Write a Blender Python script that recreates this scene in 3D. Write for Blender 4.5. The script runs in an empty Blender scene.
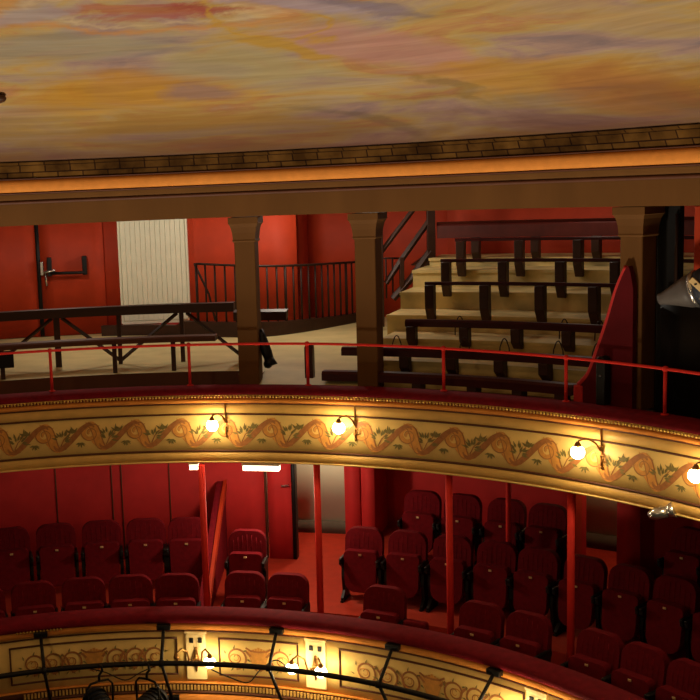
import bpy, bmesh, math, random
from mathutils import Vector, Matrix
random.seed(7)
PI = math.pi
R_ = math.radians
EYE = 8.0                       # eye height above the pit floor; heights below are given as depth under the eye
CX, CY = -0.8464, 7.1905        # centre of the round auditorium
sc = bpy.context.scene
COL = sc.collection
sc.view_settings.view_transform = 'Standard'
sc.view_settings.look = 'None'
sc.view_settings.gamma = 1.0
sc.view_settings.use_curve_mapping = False
sc.view_settings.exposure = -0.06
sc.cycles.use_denoising = True
sc.cycles.max_bounces = 8
sc.cycles.sample_clamp_indirect = 6.0

# ------------------------------------------------------------------ camera
cam = bpy.data.cameras.new('camera')
camo = bpy.data.objects.new('camera', cam)
COL.objects.link(camo)
f_, pitch, roll = 1206.723, .1452, -.0421
cam.sensor_width = 36.0
cam.lens = f_ / 700 * 36.0
cam.shift_x = (350 - 196.4717) / 700
cam.shift_y = (365.1516 - 350) / 700
cp, sp, cr, sr = math.cos(pitch), math.sin(pitch), math.cos(roll), math.sin(roll)
rt = Vector((cr, sp * sr, cp * sr)); up = Vector((-sr, sp * cr, cp * cr)); fw = Vector((0, cp, -sp))
mw = Matrix.Identity(4)
for i in range(3):
    mw[i][0] = rt[i]; mw[i][1] = up[i]; mw[i][2] = -fw[i]
mw[2][3] = EYE
camo.matrix_world = mw
cam.clip_start = .05
sc.camera = camo

def pol(r, th, h):              # polar place: radius, angle from the axis, depth under the eye
    t = R_(th)
    return Vector((CX + r * math.sin(t), CY + r * math.cos(t), EYE - h))

# ------------------------------------------------------------------ materials
def lin(c):
    return tuple(((v / 255) / 12.92 if v / 255 <= .04045 else ((v / 255 + .055) / 1.055) ** 2.4) for v in c) + (1,)

def mat(name, c, rough=.6, metal=0., var=.12, scale=9., bump=0., bscale=60., spec=.35, emit=None, estr=0., stretch=None):
    m = bpy.data.materials.new(name)
    m.use_nodes = True
    nt = m.node_tree; N = nt.nodes; L = nt.links
    b = N['Principled BSDF']
    b.inputs['Roughness'].default_value = rough
    b.inputs['Metallic'].default_value = metal
    b.inputs['Specular IOR Level'].default_value = spec
    tc = N.new('ShaderNodeTexCoord')
    src = tc.outputs['Object']
    if stretch:
        mp = N.new('ShaderNodeMapping'); mp.inputs['Scale'].default_value = stretch
        L.new(src, mp.inputs['Vector']); src = mp.outputs['Vector']
    no = N.new('ShaderNodeTexNoise'); no.inputs['Scale'].default_value = scale; no.inputs['Detail'].default_value = 5
    L.new(src, no.inputs['Vector'])
    rp = N.new('ShaderNodeValToRGB')
    lc = lin(c)
    rp.color_ramp.elements[0].position = .3; rp.color_ramp.elements[1].position = .7
    rp.color_ramp.elements[0].color = tuple(v * (1 - var) for v in lc[:3]) + (1,)
    rp.color_ramp.elements[1].color = tuple(min(1, v * (1 + var)) for v in lc[:3]) + (1,)
    L.new(no.outputs['Fac'], rp.inputs['Fac'])
    L.new(rp.outputs['Color'], b.inputs['Base Color'])
    if bump:
        n2 = N.new('ShaderNodeTexNoise'); n2.inputs['Scale'].default_value = bscale
        L.new(src, n2.inputs['Vector'])
        bp = N.new('ShaderNodeBump'); bp.inputs['Strength'].default_value = bump; bp.inputs['Distance'].default_value = .01
        L.new(n2.outputs['Fac'], bp.inputs['Height']); L.new(bp.outputs['Normal'], b.inputs['Normal'])
    if emit:
        b.inputs['Emission Color'].default_value = lin(emit)
        b.inputs['Emission Strength'].default_value = estr
    return m

M = {}
M['cream'] = mat('cream_paint', (216, 170, 92), .5, var=.1, scale=6)
M['cream_light'] = mat('pale_cream_paint', (236, 198, 118), .5, var=.08, scale=6)
M['gold_mould'] = mat('ochre_moulding', (218, 140, 64), .7, spec=.1, var=.08, scale=12)
M['gold'] = mat('gold_fringe', (205, 165, 80), .35, metal=.55, var=.25, scale=40)
M['line'] = mat('dark_line_paint', (88, 48, 28), .6)
M['vine'] = mat('brown_vine_paint', (166, 106, 58), .6, var=.2, scale=30)
M['acanth'] = mat('orange_acanthus_paint', (212, 148, 70), .6, var=.16, scale=22)
M['leaf'] = mat('olive_leaf_paint', (122, 108, 58), .6, var=.2, scale=30)
M['velvet'] = mat('maroon_velvet', (112, 15, 28), .85, var=.2, scale=14, bump=.15, bscale=90, spec=.15)
M['seat'] = mat('dark_red_seat_cloth', (104, 13, 22), .9, var=.16, scale=20, bump=.2, bscale=140, spec=.12)
M['black'] = mat('black_metal', (20, 18, 18), .5, var=.15, spec=.3)
M['iron'] = mat('dark_iron', (48, 28, 20), .55, var=.15)
M['redpaint'] = mat('red_wall_paint', (178, 54, 20), .65, var=.1, scale=4)
M['reddark'] = mat('crimson_wall_cloth', (190, 42, 42), .75, var=.1, scale=4)
M['redrail'] = mat('red_rail_paint', (216, 50, 42), .65, spec=.12, var=.06)
M['brown'] = mat('brown_oak_paint', (102, 68, 34), .7, spec=.12, var=.1, scale=3, stretch=(1, 1, .25))
M['browndk'] = mat('dark_brown_wood', (60, 34, 22), .5, var=.2, scale=5, stretch=(.4, .4, 2))
M['pew'] = mat('mahogany_plank', (62, 20, 20), .35, var=.2, scale=6)
M['pewred'] = mat('red_brown_board', (84, 26, 18), .5, var=.2, scale=6)
M['maroonboard'] = mat('maroon_board_paint', (84, 14, 20), .7, var=.12, scale=5, spec=.1)
M['riser'] = mat('brown_riser_board', (92, 52, 28), .6, var=.15, scale=4)
M['floor'] = mat('beige_boards', (204, 192, 136), .6, var=.1, scale=3, bump=.1)
M['step'] = mat('beige_step_boards', (206, 184, 122), .6, var=.34, scale=2.4, bump=.1)
M['white'] = mat('white_panel_paint', (238, 236, 212), .5, var=.03)
M['whiteplate'] = mat('white_plate_paint', (240, 212, 152), .5, var=.05)
M['steel'] = mat('chrome_steel', (205, 205, 205), .25, metal=.9, var=.05)
M['brass'] = mat('aged_brass', (150, 110, 60), .35, metal=.8, var=.2)
M['tag'] = mat('pale_brass_tag', (226, 196, 140), .4, metal=.2, var=.05)
M['redfloor'] = mat('red_carpet', (160, 44, 18), .9, var=.12, scale=8, bump=.3, bscale=200)
M['greywall'] = mat('grey_corridor_paint', (180, 192, 170), .7, var=.06, scale=2)
M['greyskirt'] = mat('dark_grey_skirting', (84, 82, 70), .8, var=.08)
M['greylamp'] = mat('grey_lamp_paint', (84, 78, 76), .5, var=.1)
M['bluelamp'] = mat('blue_black_lamp_paint', (34, 40, 54), .45, var=.1)
M['pit'] = mat('dark_pit_floor', (60, 24, 20), .8)
M['glow'] = mat('lit_frosted_glass', (255, 240, 205), .4, emit=(255, 228, 174), estr=72)
M['tube'] = mat('lit_tube_diffuser', (255, 250, 240), .4, emit=(255, 220, 180), estr=7)
M['plaster'] = mat('dark_gallery_plaster', (120, 60, 40), .8)

# brick-painted frieze under the dome
def brick_mat():
    m = bpy.data.materials.new('painted_stone_frieze'); m.use_nodes = True
    nt = m.node_tree; N = nt.nodes; L = nt.links; b = N['Principled BSDF']; b.inputs['Roughness'].default_value = .8; b.inputs['Specular IOR Level'].default_value = .04
    uv = N.new('ShaderNodeUVMap'); uv.uv_map = 'UVMap'
    br = N.new('ShaderNodeTexBrick')
    br.inputs['Scale'].default_value = 1.0; br.inputs['Brick Width'].default_value = .26; br.inputs['Row Height'].default_value = .085
    br.inputs['Mortar Size'].default_value = .008; br.inputs['Mortar Smooth'].default_value = .3; br.inputs['Bias'].default_value = 0
    br.inputs['Color1'].default_value = lin((88, 60, 26)); br.inputs['Color2'].default_value = lin((108, 76, 34)); br.inputs['Mortar'].default_value = lin((46, 26, 14))
    no = N.new('ShaderNodeTexNoise'); no.inputs['Scale'].default_value = 3.2; no.inputs['Detail'].default_value = 6
    L.new(uv.outputs['UV'], br.inputs['Vector'])
    L.new(uv.outputs['UV'], no.inputs['Vector'])
    rp = N.new('ShaderNodeValToRGB'); rp.color_ramp.elements[0].position = .38; rp.color_ramp.elements[1].position = .66
    rp.color_ramp.elements[0].color = (.32, .28, .26, 1); rp.color_ramp.elements[1].color = (1, 1, 1, 1)
    L.new(no.outputs['Fac'], rp.inputs['Fac'])
    mx = N.new('ShaderNodeMixRGB'); mx.blend_type = 'MULTIPLY'; mx.inputs['Fac'].default_value = 1
    L.new(br.outputs['Color'], mx.inputs[1]); L.new(rp.outputs['Color'], mx.inputs[2])
    L.new(mx.outputs['Color'], b.inputs['Base Color'])
    return m
M['brick'] = brick_mat()

# painted ceiling: streaks of cloud colour plus large colour patches, all in plan coordinates about the dome's centre
def fresco():
    m = bpy.data.materials.new('painted_cloud_fresco'); m.use_nodes = True
    nt = m.node_tree; N = nt.nodes; L = nt.links; b = N['Principled BSDF']; b.inputs['Roughness'].default_value = .62
    b.inputs['Specular IOR Level'].default_value = .05
    tc = N.new('ShaderNodeTexCoord')
    flat = N.new('ShaderNodeMapping'); flat.inputs['Scale'].default_value = (1, 1, 0)
    L.new(tc.outputs['Object'], flat.inputs['Vector'])
    P = flat.outputs['Vector']
    sp_ = N.new('ShaderNodeSeparateXYZ'); L.new(P, sp_.inputs[0])
    at = N.new('ShaderNodeMath'); at.operation = 'ARCTAN2'; L.new(sp_.outputs['X'], at.inputs[0]); L.new(sp_.outputs['Y'], at.inputs[1])
    le = N.new('ShaderNodeVectorMath'); le.operation = 'LENGTH'; L.new(P, le.inputs[0])
    cb = N.new('ShaderNodeCombineXYZ'); L.new(at.outputs[0], cb.inputs['X']); L.new(le.outputs['Value'], cb.inputs['Y'])
    PP = cb.outputs[0]
    def noise(scale, stretch, det=6, dist=0., off=(0, 0, 0), rot=0):
        mp = N.new('ShaderNodeMapping'); mp.inputs['Scale'].default_value = stretch; mp.inputs['Location'].default_value = off
        mp.inputs['Rotation'].default_value = (0, 0, rot)
        L.new(PP, mp.inputs['Vector'])
        n = N.new('ShaderNodeTexNoise'); n.inputs['Scale'].default_value = scale; n.inputs['Detail'].default_value = det
        n.inputs['Distortion'].default_value = dist; n.inputs['Roughness'].default_value = .6
        L.new(mp.outputs['Vector'], n.inputs['Vector'])
        return n.outputs
    n1 = noise(1.0, (2.4, 1.8, 1), 8, 1.1, (1.3, .4, 0), 0)
    rp = N.new('ShaderNodeValToRGB'); cr_ = rp.color_ramp
    stops = [(.28, (138, 122, 126)), (.38, (166, 140, 132)), (.46, (176, 156, 124)), (.54, (184, 156, 98)), (.61, (180, 134, 94)), (.69, (168, 148, 126)), (.8, (132, 92, 78))]
    cr_.elements[0].position, cr_.elements[0].color = stops[0][0], lin(stops[0][1])
    cr_.elements[1].position, cr_.elements[1].color = stops[-1][0], lin(stops[-1][1])
    for p, c in stops[1:-1]:
        e = cr_.elements.new(p); e.color = lin(c)
    L.new(n1['Fac'], rp.inputs['Fac'])
    cur = rp.outputs['Color']
    # warped coordinates so that patch edges wander
    wn = noise(1.1, (2.6, 1.4, 1), 6, .6, (5, 2, 0))
    wsub = N.new('ShaderNodeVectorMath'); wsub.operation = 'SUBTRACT'; wsub.inputs[1].default_value = (.5, .5, .5)
    L.new(wn['Color'], wsub.inputs[0])
    wsc = N.new('ShaderNodeVectorMath'); wsc.operation = 'MULTIPLY'; wsc.inputs[1].default_value = (1.6, .8, 0)
    L.new(wsub.outputs[0], wsc.inputs[0])
    wadd = N.new('ShaderNodeVectorMath'); wadd.operation = 'ADD'
    L.new(P, wadd.inputs[0]); L.new(wsc.outputs[0], wadd.inputs[1])
    W = wadd.outputs[0]
    def patch(cur, c, x, y, rx, ry, a, rot=0., ring=None):
        sub = N.new('ShaderNodeVectorMath'); sub.operation = 'SUBTRACT'; sub.inputs[1].default_value = (x, y, 0)
        L.new(W, sub.inputs[0])
        mp = N.new('ShaderNodeMapping'); mp.vector_type = 'TEXTURE'; mp.inputs['Rotation'].default_value = (0, 0, rot); mp.inputs['Scale'].default_value = (rx, ry, 1)
        L.new(sub.outputs[0], mp.inputs['Vector'])
        ln = N.new('ShaderNodeVectorMath'); ln.operation = 'LENGTH'; L.new(mp.outputs['Vector'], ln.inputs[0])
        r = N.new('ShaderNodeValToRGB')
        e = r.color_ramp.elements
        if ring:
            e[0].position = max(0, (ring - .16) / 2); e[0].color = (0, 0, 0, 1); e[1].position = (ring + .16) / 2; e[1].color = (0, 0, 0, 1)
            k = e.new(ring / 2); k.color = (a, a, a, 1)
        else:
            e[0].position = .28; e[0].color = (a, a, a, 1); e[1].position = .56; e[1].color = (0, 0, 0, 1)
        hf = N.new('ShaderNodeMath'); hf.operation = 'MULTIPLY'; hf.inputs[1].default_value = .5
        L.new(ln.outputs['Value'], hf.inputs[0]); L.new(hf.outputs[0], r.inputs['Fac'])
        mx = N.new('ShaderNodeMixRGB'); L.new(r.outputs['Color'], mx.inputs['Fac']); L.new(cur, mx.inputs[1]); mx.inputs[2].default_value = lin(c)
        return mx.outputs['Color']
    for a in PATCHES:
        cur = patch(cur, *a[:6], **(a[6] if len(a) > 6 else {}))
    # fine brush streaks
    n2 = noise(2.2, (1.6, 5, 1), 8, .6, (2, 7, 0), 0)
    r2 = N.new('ShaderNodeValToRGB'); r2.color_ramp.elements[0].position = .3; r2.color_ramp.elements[1].position = .7
    r2.color_ramp.elements[0].color = (.58, .52, .5, 1); r2.color_ramp.elements[1].color = (1.0, 1.0, 1.0, 1)
    L.new(n2['Fac'], r2.inputs['Fac'])
    mx = N.new('ShaderNodeMixRGB'); mx.blend_type = 'MULTIPLY'; mx.inputs['Fac'].default_value = .62
    L.new(cur, mx.inputs[1]); L.new(r2.outputs['Color'], mx.inputs[2])
    cur = mx.outputs['Color']
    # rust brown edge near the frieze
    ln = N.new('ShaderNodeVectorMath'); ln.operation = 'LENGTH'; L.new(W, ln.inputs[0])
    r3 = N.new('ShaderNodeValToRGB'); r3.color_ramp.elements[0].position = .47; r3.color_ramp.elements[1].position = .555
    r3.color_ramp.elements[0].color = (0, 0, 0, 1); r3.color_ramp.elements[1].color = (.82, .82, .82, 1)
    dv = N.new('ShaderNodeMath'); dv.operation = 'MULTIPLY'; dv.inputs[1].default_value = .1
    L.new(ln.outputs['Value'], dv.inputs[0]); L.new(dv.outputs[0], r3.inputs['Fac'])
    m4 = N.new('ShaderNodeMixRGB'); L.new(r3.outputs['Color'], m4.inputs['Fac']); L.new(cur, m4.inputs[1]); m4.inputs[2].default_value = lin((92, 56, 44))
    L.new(m4.outputs['Color'], b.inputs['Base Color'])
    return m
PATCHES = [
    ((190, 140, 48), .3, 4.35, 1.25, .42, .8),
    ((172, 138, 70), -.8, 4.75, .9, .3, .5),
    ((152, 124, 118), .95, 4.4, .42, .18, .8),
    ((184, 140, 132), 2.55, 3.1, 1.1, .38, .85),
    ((188, 142, 56), 3.9, 2.7, 1.6, .33, .75, dict(rot=-.75)),
    ((168, 158, 124), 1.4, 3.85, .9, .42, .75),
    ((152, 146, 132), -.2, 3.45, 1.3, .3, .75),
    ((166, 78, 72), .5, 2.84, .95, .12, .6),
    ((158, 70, 70), 1.1, 2.8, .5, .10, .65),
    ((196, 142, 84), .5, 2.75, 1.15, .42, .75, dict(ring=1.0)),
    ((204, 182, 146), .55, 2.75, 1.0, .30, .6, dict(ring=1.0)),
    ((192, 152, 56), 1.55, 2.95, .55, .3, .75, dict(ring=1.0)),
    ((184, 146, 56), 1.75, 3.35, .45, .12, .8),
    ((164, 150, 164), 1.8, 2.45, .8, .25, .85),
    ((164, 154, 160), -.4, 2.85, .5, .16, .75),
    ((122, 110, 128), 2.35, 2.35, .5, .14, .6),
    ((108, 94, 64), 3.2, 3.5, .35, .10, .4),
    ((112, 104, 90), 2.6, 4.45, .6, .10, .45),
    ((176, 118, 72), 4.3, 2.6, .7, .35, .6, dict(rot=-.8)),
    ((182, 154, 112), 3.7, 1.5, .8, .3, .6, dict(rot=-.6)),
    ((180, 142, 70), .8, 4.95, 1.6, .2, .7, dict(rot=-.12)),
]
M['fresco'] = fresco()

# ------------------------------------------------------------------ mesh builder
class MB:
    def __init__(s):
        s.bm = bmesh.new(); s.uv = s.bm.loops.layers.uv.new('UVMap'); s.mi = 0; s.smooth = False
    def v(s, p): return s.bm.verts.new(p)
    def face(s, vs, uvs=None):
        try: f = s.bm.faces.new(vs)
        except ValueError: return None
        f.material_index = s.mi; f.smooth = s.smooth
        if uvs:
            for l, u in zip(f.loops, uvs): l[s.uv].uv = u
        return f
    def _bev(s, vs, w, seg=2):
        if w <= 0: return
        es = list({e for v in vs for e in v.link_edges})
        r = bmesh.ops.bevel(s.bm, geom=es, offset=w, segments=seg, affect='EDGES', profile=.6, clamp_overlap=True)
        for f in r['faces']: f.material_index = s.mi; f.smooth = True
    def box(s, c, d, rot=None, bev=0., seg=2):
        c = Vector(c); vs = []
        for x in (-.5, .5):
            for y in (-.5, .5):
                for z in (-.5, .5):
                    p = Vector((x * d[0], y * d[1], z * d[2]))
                    if rot: p = rot @ p
                    vs.append(s.v(c + p))
        for q in ((0, 1, 3, 2), (4, 6, 7, 5), (0, 4, 5, 1), (2, 3, 7, 6), (0, 2, 6, 4), (1, 5, 7, 3)):
            s.face([vs[i] for i in q])
        s._bev(vs, bev, seg)
        return s
    def prism(s, pts, axis, bev=0., seg=2):      # closed outline of 3-D points swept along a vector
        a = [s.v(Vector(p)) for p in pts]; b = [s.v(Vector(p) + Vector(axis)) for p in pts]
        s.face(a[::-1]); s.face(b)
        n = len(pts)
        for i in range(n): s.face([a[i], a[(i + 1) % n], b[(i + 1) % n], b[i]])
        s._bev(a + b, bev, seg)
        return s
    def tube(s, path, r, n=8, cap=True):
        path = [Vector(p) for p in path]; rings = []
        k = len(path); rr = r if isinstance(r, (list, tuple)) else [r] * k
        prev = None
        for i, p in enumerate(path):
            t = (path[min(i + 1, k - 1)] - path[max(i - 1, 0)]).normalized()
            if prev is None:
                u = Vector((0, 0, 1)).cross(t)
                if u.length < 1e-3: u = Vector((1, 0, 0))
                u.normalize()
            else:
                u = (prev - t * prev.dot(t)).normalized()
            prev = u; w = t.cross(u)
            rings.append([s.v(p + (u * math.cos(a) + w * math.sin(a)) * rr[i]) for a in [2 * PI * j / n for j in range(n)]])
        sm = s.smooth; s.smooth = n > 4
        for A, B in zip(rings, rings[1:]):
            for j in range(n): s.face([A[j], A[(j + 1) % n], B[(j + 1) % n], B[j]])
        s.smooth = sm
        if cap: s.face(rings[0][::-1]); s.face(rings[-1])
        return s
    def ball(s, c, r, sx=1, sy=1, sz=1, u=16, w=10):
        c = Vector(c); g = bmesh.ops.create_uvsphere(s.bm, u_segments=u, v_segments=w, radius=r)
        for v in g['verts']:
            v.co = c + Vector((v.co.x * sx, v.co.y * sy, v.co.z * sz))
        for f in {f for v in g['verts'] for f in v.link_faces}: f.smooth = True; f.material_index = s.mi
        return s
    def arc(s, prof, t0, t1, step=1.5, closed=False, smooth=True):   # profile (r, h) turned about the auditorium's centre
        n = max(1, int(abs(t1 - t0) / step + .5)); cols = []
        L = [0]
        for a, b in zip(prof, prof[1:] + prof[:1]): L.append(L[-1] + math.hypot(b[0] - a[0], b[1] - a[1]))
        for i in range(n + 1):
            th = t0 + (t1 - t0) * i / n
            cols.append(([s.v(pol(r, th, h)) for r, h in prof], R_(th) * prof[0][0]))
        sm = s.smooth; s.smooth = smooth; k = len(prof)
        for (A, ua), (B, ub) in zip(cols, cols[1:]):
            for j in range(k if closed else k - 1):
                j2 = (j + 1) % k
                s.face([A[j], B[j], B[j2], A[j2]], [(ua, L[j]), (ub, L[j]), (ub, L[j + 1]), (ua, L[j + 1])])
        s.smooth = sm
        if closed: s.face(cols[0][0]); s.face(cols[-1][0][::-1])
        return s
    def ribbon(s, pts, w, r):       # painted band on the curved front: pts are (arc length at r, h); w may vary
        A = []
        k = len(pts)
        for i, (x, h) in enumerate(pts):
            x0, h0 = pts[max(i - 1, 0)]; x1, h1 = pts[min(i + 1, k - 1)]
            dx, dh = x1 - x0, h1 - h0; l = math.hypot(dx, dh) or 1
            ww = (w[i] if isinstance(w, list) else w) / 2
            nx, nh = -dh / l * ww, dx / l * ww
            A.append((s.v(pol(r, math.degrees((x + nx) / 5.65), h + nh)), s.v(pol(r, math.degrees((x - nx) / 5.65), h - nh))))
        for (a, b), (c, d) in zip(A, A[1:]): s.face([a, c, d, b])
    def build(s, name, mats, parent=None, recalc=True):
        if recalc: bmesh.ops.recalc_face_normals(s.bm, faces=s.bm.faces[:])
        me = bpy.data.meshes.new(name); s.bm.to_mesh(me); s.bm.free()
        for m in (mats if isinstance(mats, list) else [mats]): me.materials.append(M[m])
        o = bpy.data.objects.new(name, me); COL.objects.link(o)
        if parent:
            o.parent = parent
            if not parent.get('_local'):
                me.transform((Matrix.Translation(parent.location) @ parent.rotation_euler.to_matrix().to_4x4()).inverted())
        return o

def tag(o, label, cat, group=None):
    o['label'] = label; o['category'] = cat
    if group: o['group'] = group
    return o
def thing(name, label, cat, loc=(0, 0, 0), rz=0, group=None):
    o = bpy.data.objects.new(name, None); COL.objects.link(o)
    o.empty_display_size = .1; o.location = loc; o.rotation_euler = (0, 0, rz)
    return tag(o, label, cat, group)
LOCAL = set()
def local_thing(*a, **k):
    o = thing(*a, **k); o['_local'] = 1; LOCAL.add(o); return o
def struct(name, mb, mats, parent=None):
    o = mb.build(name, mats, parent)
    if not parent: o['kind'] = 'structure'
    return o
def dup(root, loc, rz, label, group=None, sx=1.):
    r = root.copy(); COL.objects.link(r); r.location = loc; r.rotation_euler = (0, 0, rz); r.scale = (sx, 1, 1)
    r['label'] = label
    if group: r['group'] = group
    for ch in list(root.children):
        c = ch.copy(); COL.objects.link(c); c.parent = r
        for g in list(ch.children):
            d = g.copy(); COL.objects.link(d); d.parent = c
    return r

# ================================================================== THE SETTING
T0, T1 = -36, 84
m = MB(); m.box((CX, CY, -.1), (26, 30, .2)); struct('floor', m, 'pit')
# dome
m = MB(); pr = [(5.62 * i / 28, -.335 - 1.5 * (1 - (i / 28) ** 2)) for i in range(1, 29)]
m.arc(pr, -90, 90, 3)
# the dome runs on towards the viewer as a vault of the same section
prof = [(-r, h) for r, h in pr[::-1]] + [(0, pr[0][1] - .002)] + pr
A = [[m.v(Vector((CX + x, y, EYE - h))) for x, h in prof] for y in (CY, CY - 3, CY - 6, CY - 9, CY - 12)]
m.smooth = True
for a, b in zip(A, A[1:]):
    for k in range(len(prof) - 1): m.face([a[k], a[k + 1], b[k + 1], b[k]])
dome = struct('ceiling', m, 'fresco')
dome.data.transform(Matrix.Translation((-CX, -CY, 0))); dome.location = (CX, CY, 0)
m = MB(); m.arc([(5.57, -.345), (5.6, -.32), (5.64, -.315)], T0 - 54, T1 + 6, 1.5); m.arc([(5.64, -.315), (5.71, -.185)], T0 - 54, T1 + 6, 1.5)
struct('trim_frieze', m, 'brick')
m = MB(); m.arc([(5.72, -.185), (5.695, -.18), (5.69, -.17), (5.72, -.165)], T0 - 54, T1 + 6, 1.5, True)
m.arc([(5.72, -.035), (5.70, -.03), (5.70, -.018), (5.74, -.012)], T0 - 54, T1 + 6, 1.5, True)
m.arc([(5.91, .058), (5.882, .05), (5.882, .085), (5.91, .09)], T0 - 54, T1 + 6, 1.5, True)
struct('trim_line', m, 'line')
m = MB(); m.arc([(5.72, -.165), (5.70, -.155), (5.685, -.12), (5.685, -.075), (5.70, -.04), (5.72, -.035)], T0 - 54, T1 + 6, 1.5)
struct('trim_moulding', m, 'gold_mould')
m = MB(); m.arc([(5.74, -.012), (5.80, .0), (5.87, .03), (5.90, .058), (5.90, .09), (5.90, .316), (6.2, .316), (6.2, -.12), (5.74, -.12)], T0 - 54, T1 + 6, 1.5, True, smooth=False)
struct('trim_beam', m, 'brown')
# gallery ceiling, floors, walls
m = MB(); m.arc([(6.2, -.14), (12.0, -.14), (12.0, -.3), (6.2, -.3)], T0, T1, 3, True, False); struct('ceiling_gallery', m, 'plaster')
m = MB(); m.arc([(5.8, 2.25), (6.6, 2.25), (6.6, 2.45), (5.8, 2.45)], T0, T1, 2, True, False)
struct('floor_gallery_aisle', m, 'riser')
m = MB()
m.arc([(6.38, 2.05), (10.5, 2.05), (10.5, 2.45), (6.6, 2.45), (6.38, 2.25)], T0, 12.2, 2, True, False)
m.arc([(5.93, 2.14), (6.4, 2.05), (11.9, 2.05), (11.9, 2.45), (6.6, 2.45), (5.93, 2.25)], 14.6, 25.5, 2, True, False)
m.arc([(6.2, 2.06), (6.4, 2.05), (11.9, 2.05), (11.9, 2.45), (6.6, 2.45), (6.2, 2.25)], 12.2, 14.6, 2, True, False)
for f in m.bm.faces:
    n = f.normal; f.normal_update()
    if abs(f.normal.z) < .5: f.material_index = 1
struct('floor_gallery', m, ['floor', 'riser'])
m = MB(); m.arc([(10.47, -.2), (10.47, 2.25), (10.7, 2.25), (10.7, -.2)], T0, 13.0, 2, True)
struct('wall_gallery_left', m, 'redpaint')
m = MB(); m.arc([(11.7, -.2), (11.7, 2.25), (11.9, 2.25), (11.9, -.2)], 12.6, 25.0, 2, True); m.arc([(10.47, -.2), (10.47, 2.25), (11.9, 2.25), (11.9, -.2)], 12.6, 13.0, 1, True, False); m.arc([(10.9, -.2), (10.9, 2.25), (11.9, 2.25), (11.9, -.2)], 24.2, 24.6, 1, True, False)
struct('wall_gallery_stair', m, 'redpaint')
m = MB(); m.arc([(10.9, -.2), (10.9, 2.25), (11.1, 2.25), (11.1, -.2)], 24.2, T1, 2, True)
struct('wall_gallery_right', m, 'redpaint')
# stepped seating
TR = [6.6, 7.3, 8.0, 8.7, 9.4, 10.1]; TH = [1.95, 1.80, 1.61, 1.40, 1.18, 1.07]; TL = [25.2, 24.2, 23.4, 23.4, 23.4, 23.8]
for k in range(6):
    m = MB()
    r0, h0 = TR[k], TH[k]
    m.arc([(r0, h0), (10.89, h0), (10.89, 2.25), (r0, 2.25)], TL[k], T1, 1.5, True, False)
    m.arc([(r0 - .025, h0 - .002), (r0 + .05, h0 - .002), (r0 + .05, h0 + .035), (r0 - .025, h0 + .035)], TL[k] - .05, T1, 1.5, True, False)
    struct('floor_gallery_step', m, 'step')
# lower balcony
m = MB(); m.arc([(4.7, 5.02), (6.2, 5.02), (6.2, 5.3), (4.7, 5.3)], T0, T1, 2, True, False); struct('floor_balcony', m, 'redfloor')
m = MB(); m.arc([(6.2, 4.77), (10.1, 4.77), (10.1, 5.3), (6.2, 5.3)], T0, T1, 2, True, False); struct('floor_balcony_rear', m, 'redfloor')
m = MB(); m.arc([(7.05, 4.47), (8.78, 4.47), (8.78, 4.77), (7.05, 4.77)], 21.0, 37.6, 2, True, False); struct('floor_balcony_box', m, 'redfloor')
m = MB(); m.arc([(7.05, 4.47), (8.78, 4.47), (8.78, 4.77), (7.05, 4.77)], 46, T1, 2, True, False); struct('floor_balcony_box', m, 'redfloor')
m = MB(); m.arc([(5.74, 2.90), (10.6, 2.86), (10.6, 2.46), (5.74, 2.46)], T0, T1, 2, True, False); struct('ceiling_balcony', m, 'plaster')
def wall(n, a, b, r0=8.8, r1=9.0, mt='reddark', top=2.85, bot=4.85):
    m = MB(); m.arc([(r0, top), (r0, bot), (r1, bot), (r1, top)], a, b, 1.5, True); return struct(n, m, mt)
wall('wall_balcony_left', T0, 11.75, 8.1, 8.3)
wall('wall_balcony_centre', 20.0, 37.9)
wall('wall_balcony_right', 40.9, T1)
wall('trim_pier', 19.06, 20.45, 8.12, 8.9)
wall('trim_pier', 20.6, 21.8, 8.10, 8.9)
wall('trim_pier', 41.85, 43.7, 8.4, 8.9)
m = MB(); m.arc([(8.2, 2.87), (8.2, 4.79), (8.8, 4.79), (8.8, 2.87)], 20.4, 20.65, .3, True); struct('trim_slot', m, 'black')
wall('wall_corridor', 6, 28, 9.3, 9.5, 'greywall')
wall('wall_corridor', 28, 50, 9.72, 9.9, 'greywall')
m = MB(); m.arc([(9.27, 4.60), (9.27, 4.78), (9.32, 4.78), (9.32, 4.60)], 6, 28, 1.5, True); struct('baseboard_corridor', m, 'greyskirt')
m = MB(); m.arc([(9.69, 4.58), (9.69, 4.78), (9.74, 4.78), (9.74, 4.58)], 28, 50, 1.5, True); struct('baseboard_corridor', m, 'greyskirt')
for th in (-7.4, -2.3, -1.4, 3.0, 6.2):
    m = MB(); m.arc([(8.088, 2.88), (8.088, 4.75), (8.11, 4.75), (8.11, 2.88)], th, th + .11, .2, True); struct('trim_joint', m, 'line')
for a, b in ((-7, -2.9), (-1.0, 2.7)):
    m = MB()
    m.arc([(8.08, 3.02), (8.08, 3.05), (8.11, 3.05), (8.11, 3.02)], a, b, 1, True)
    m.arc([(8.08, 3.03), (8.08, 3.3), (8.11, 3.3), (8.11, 3.03)], a, a + .18, .2, True); m.arc([(8.08, 3.03), (8.08, 3.3), (8.11, 3.3), (8.11, 3.03)], b - .18, b, .2, True)
    struct('trim_panel', m, 'reddark')
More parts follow.
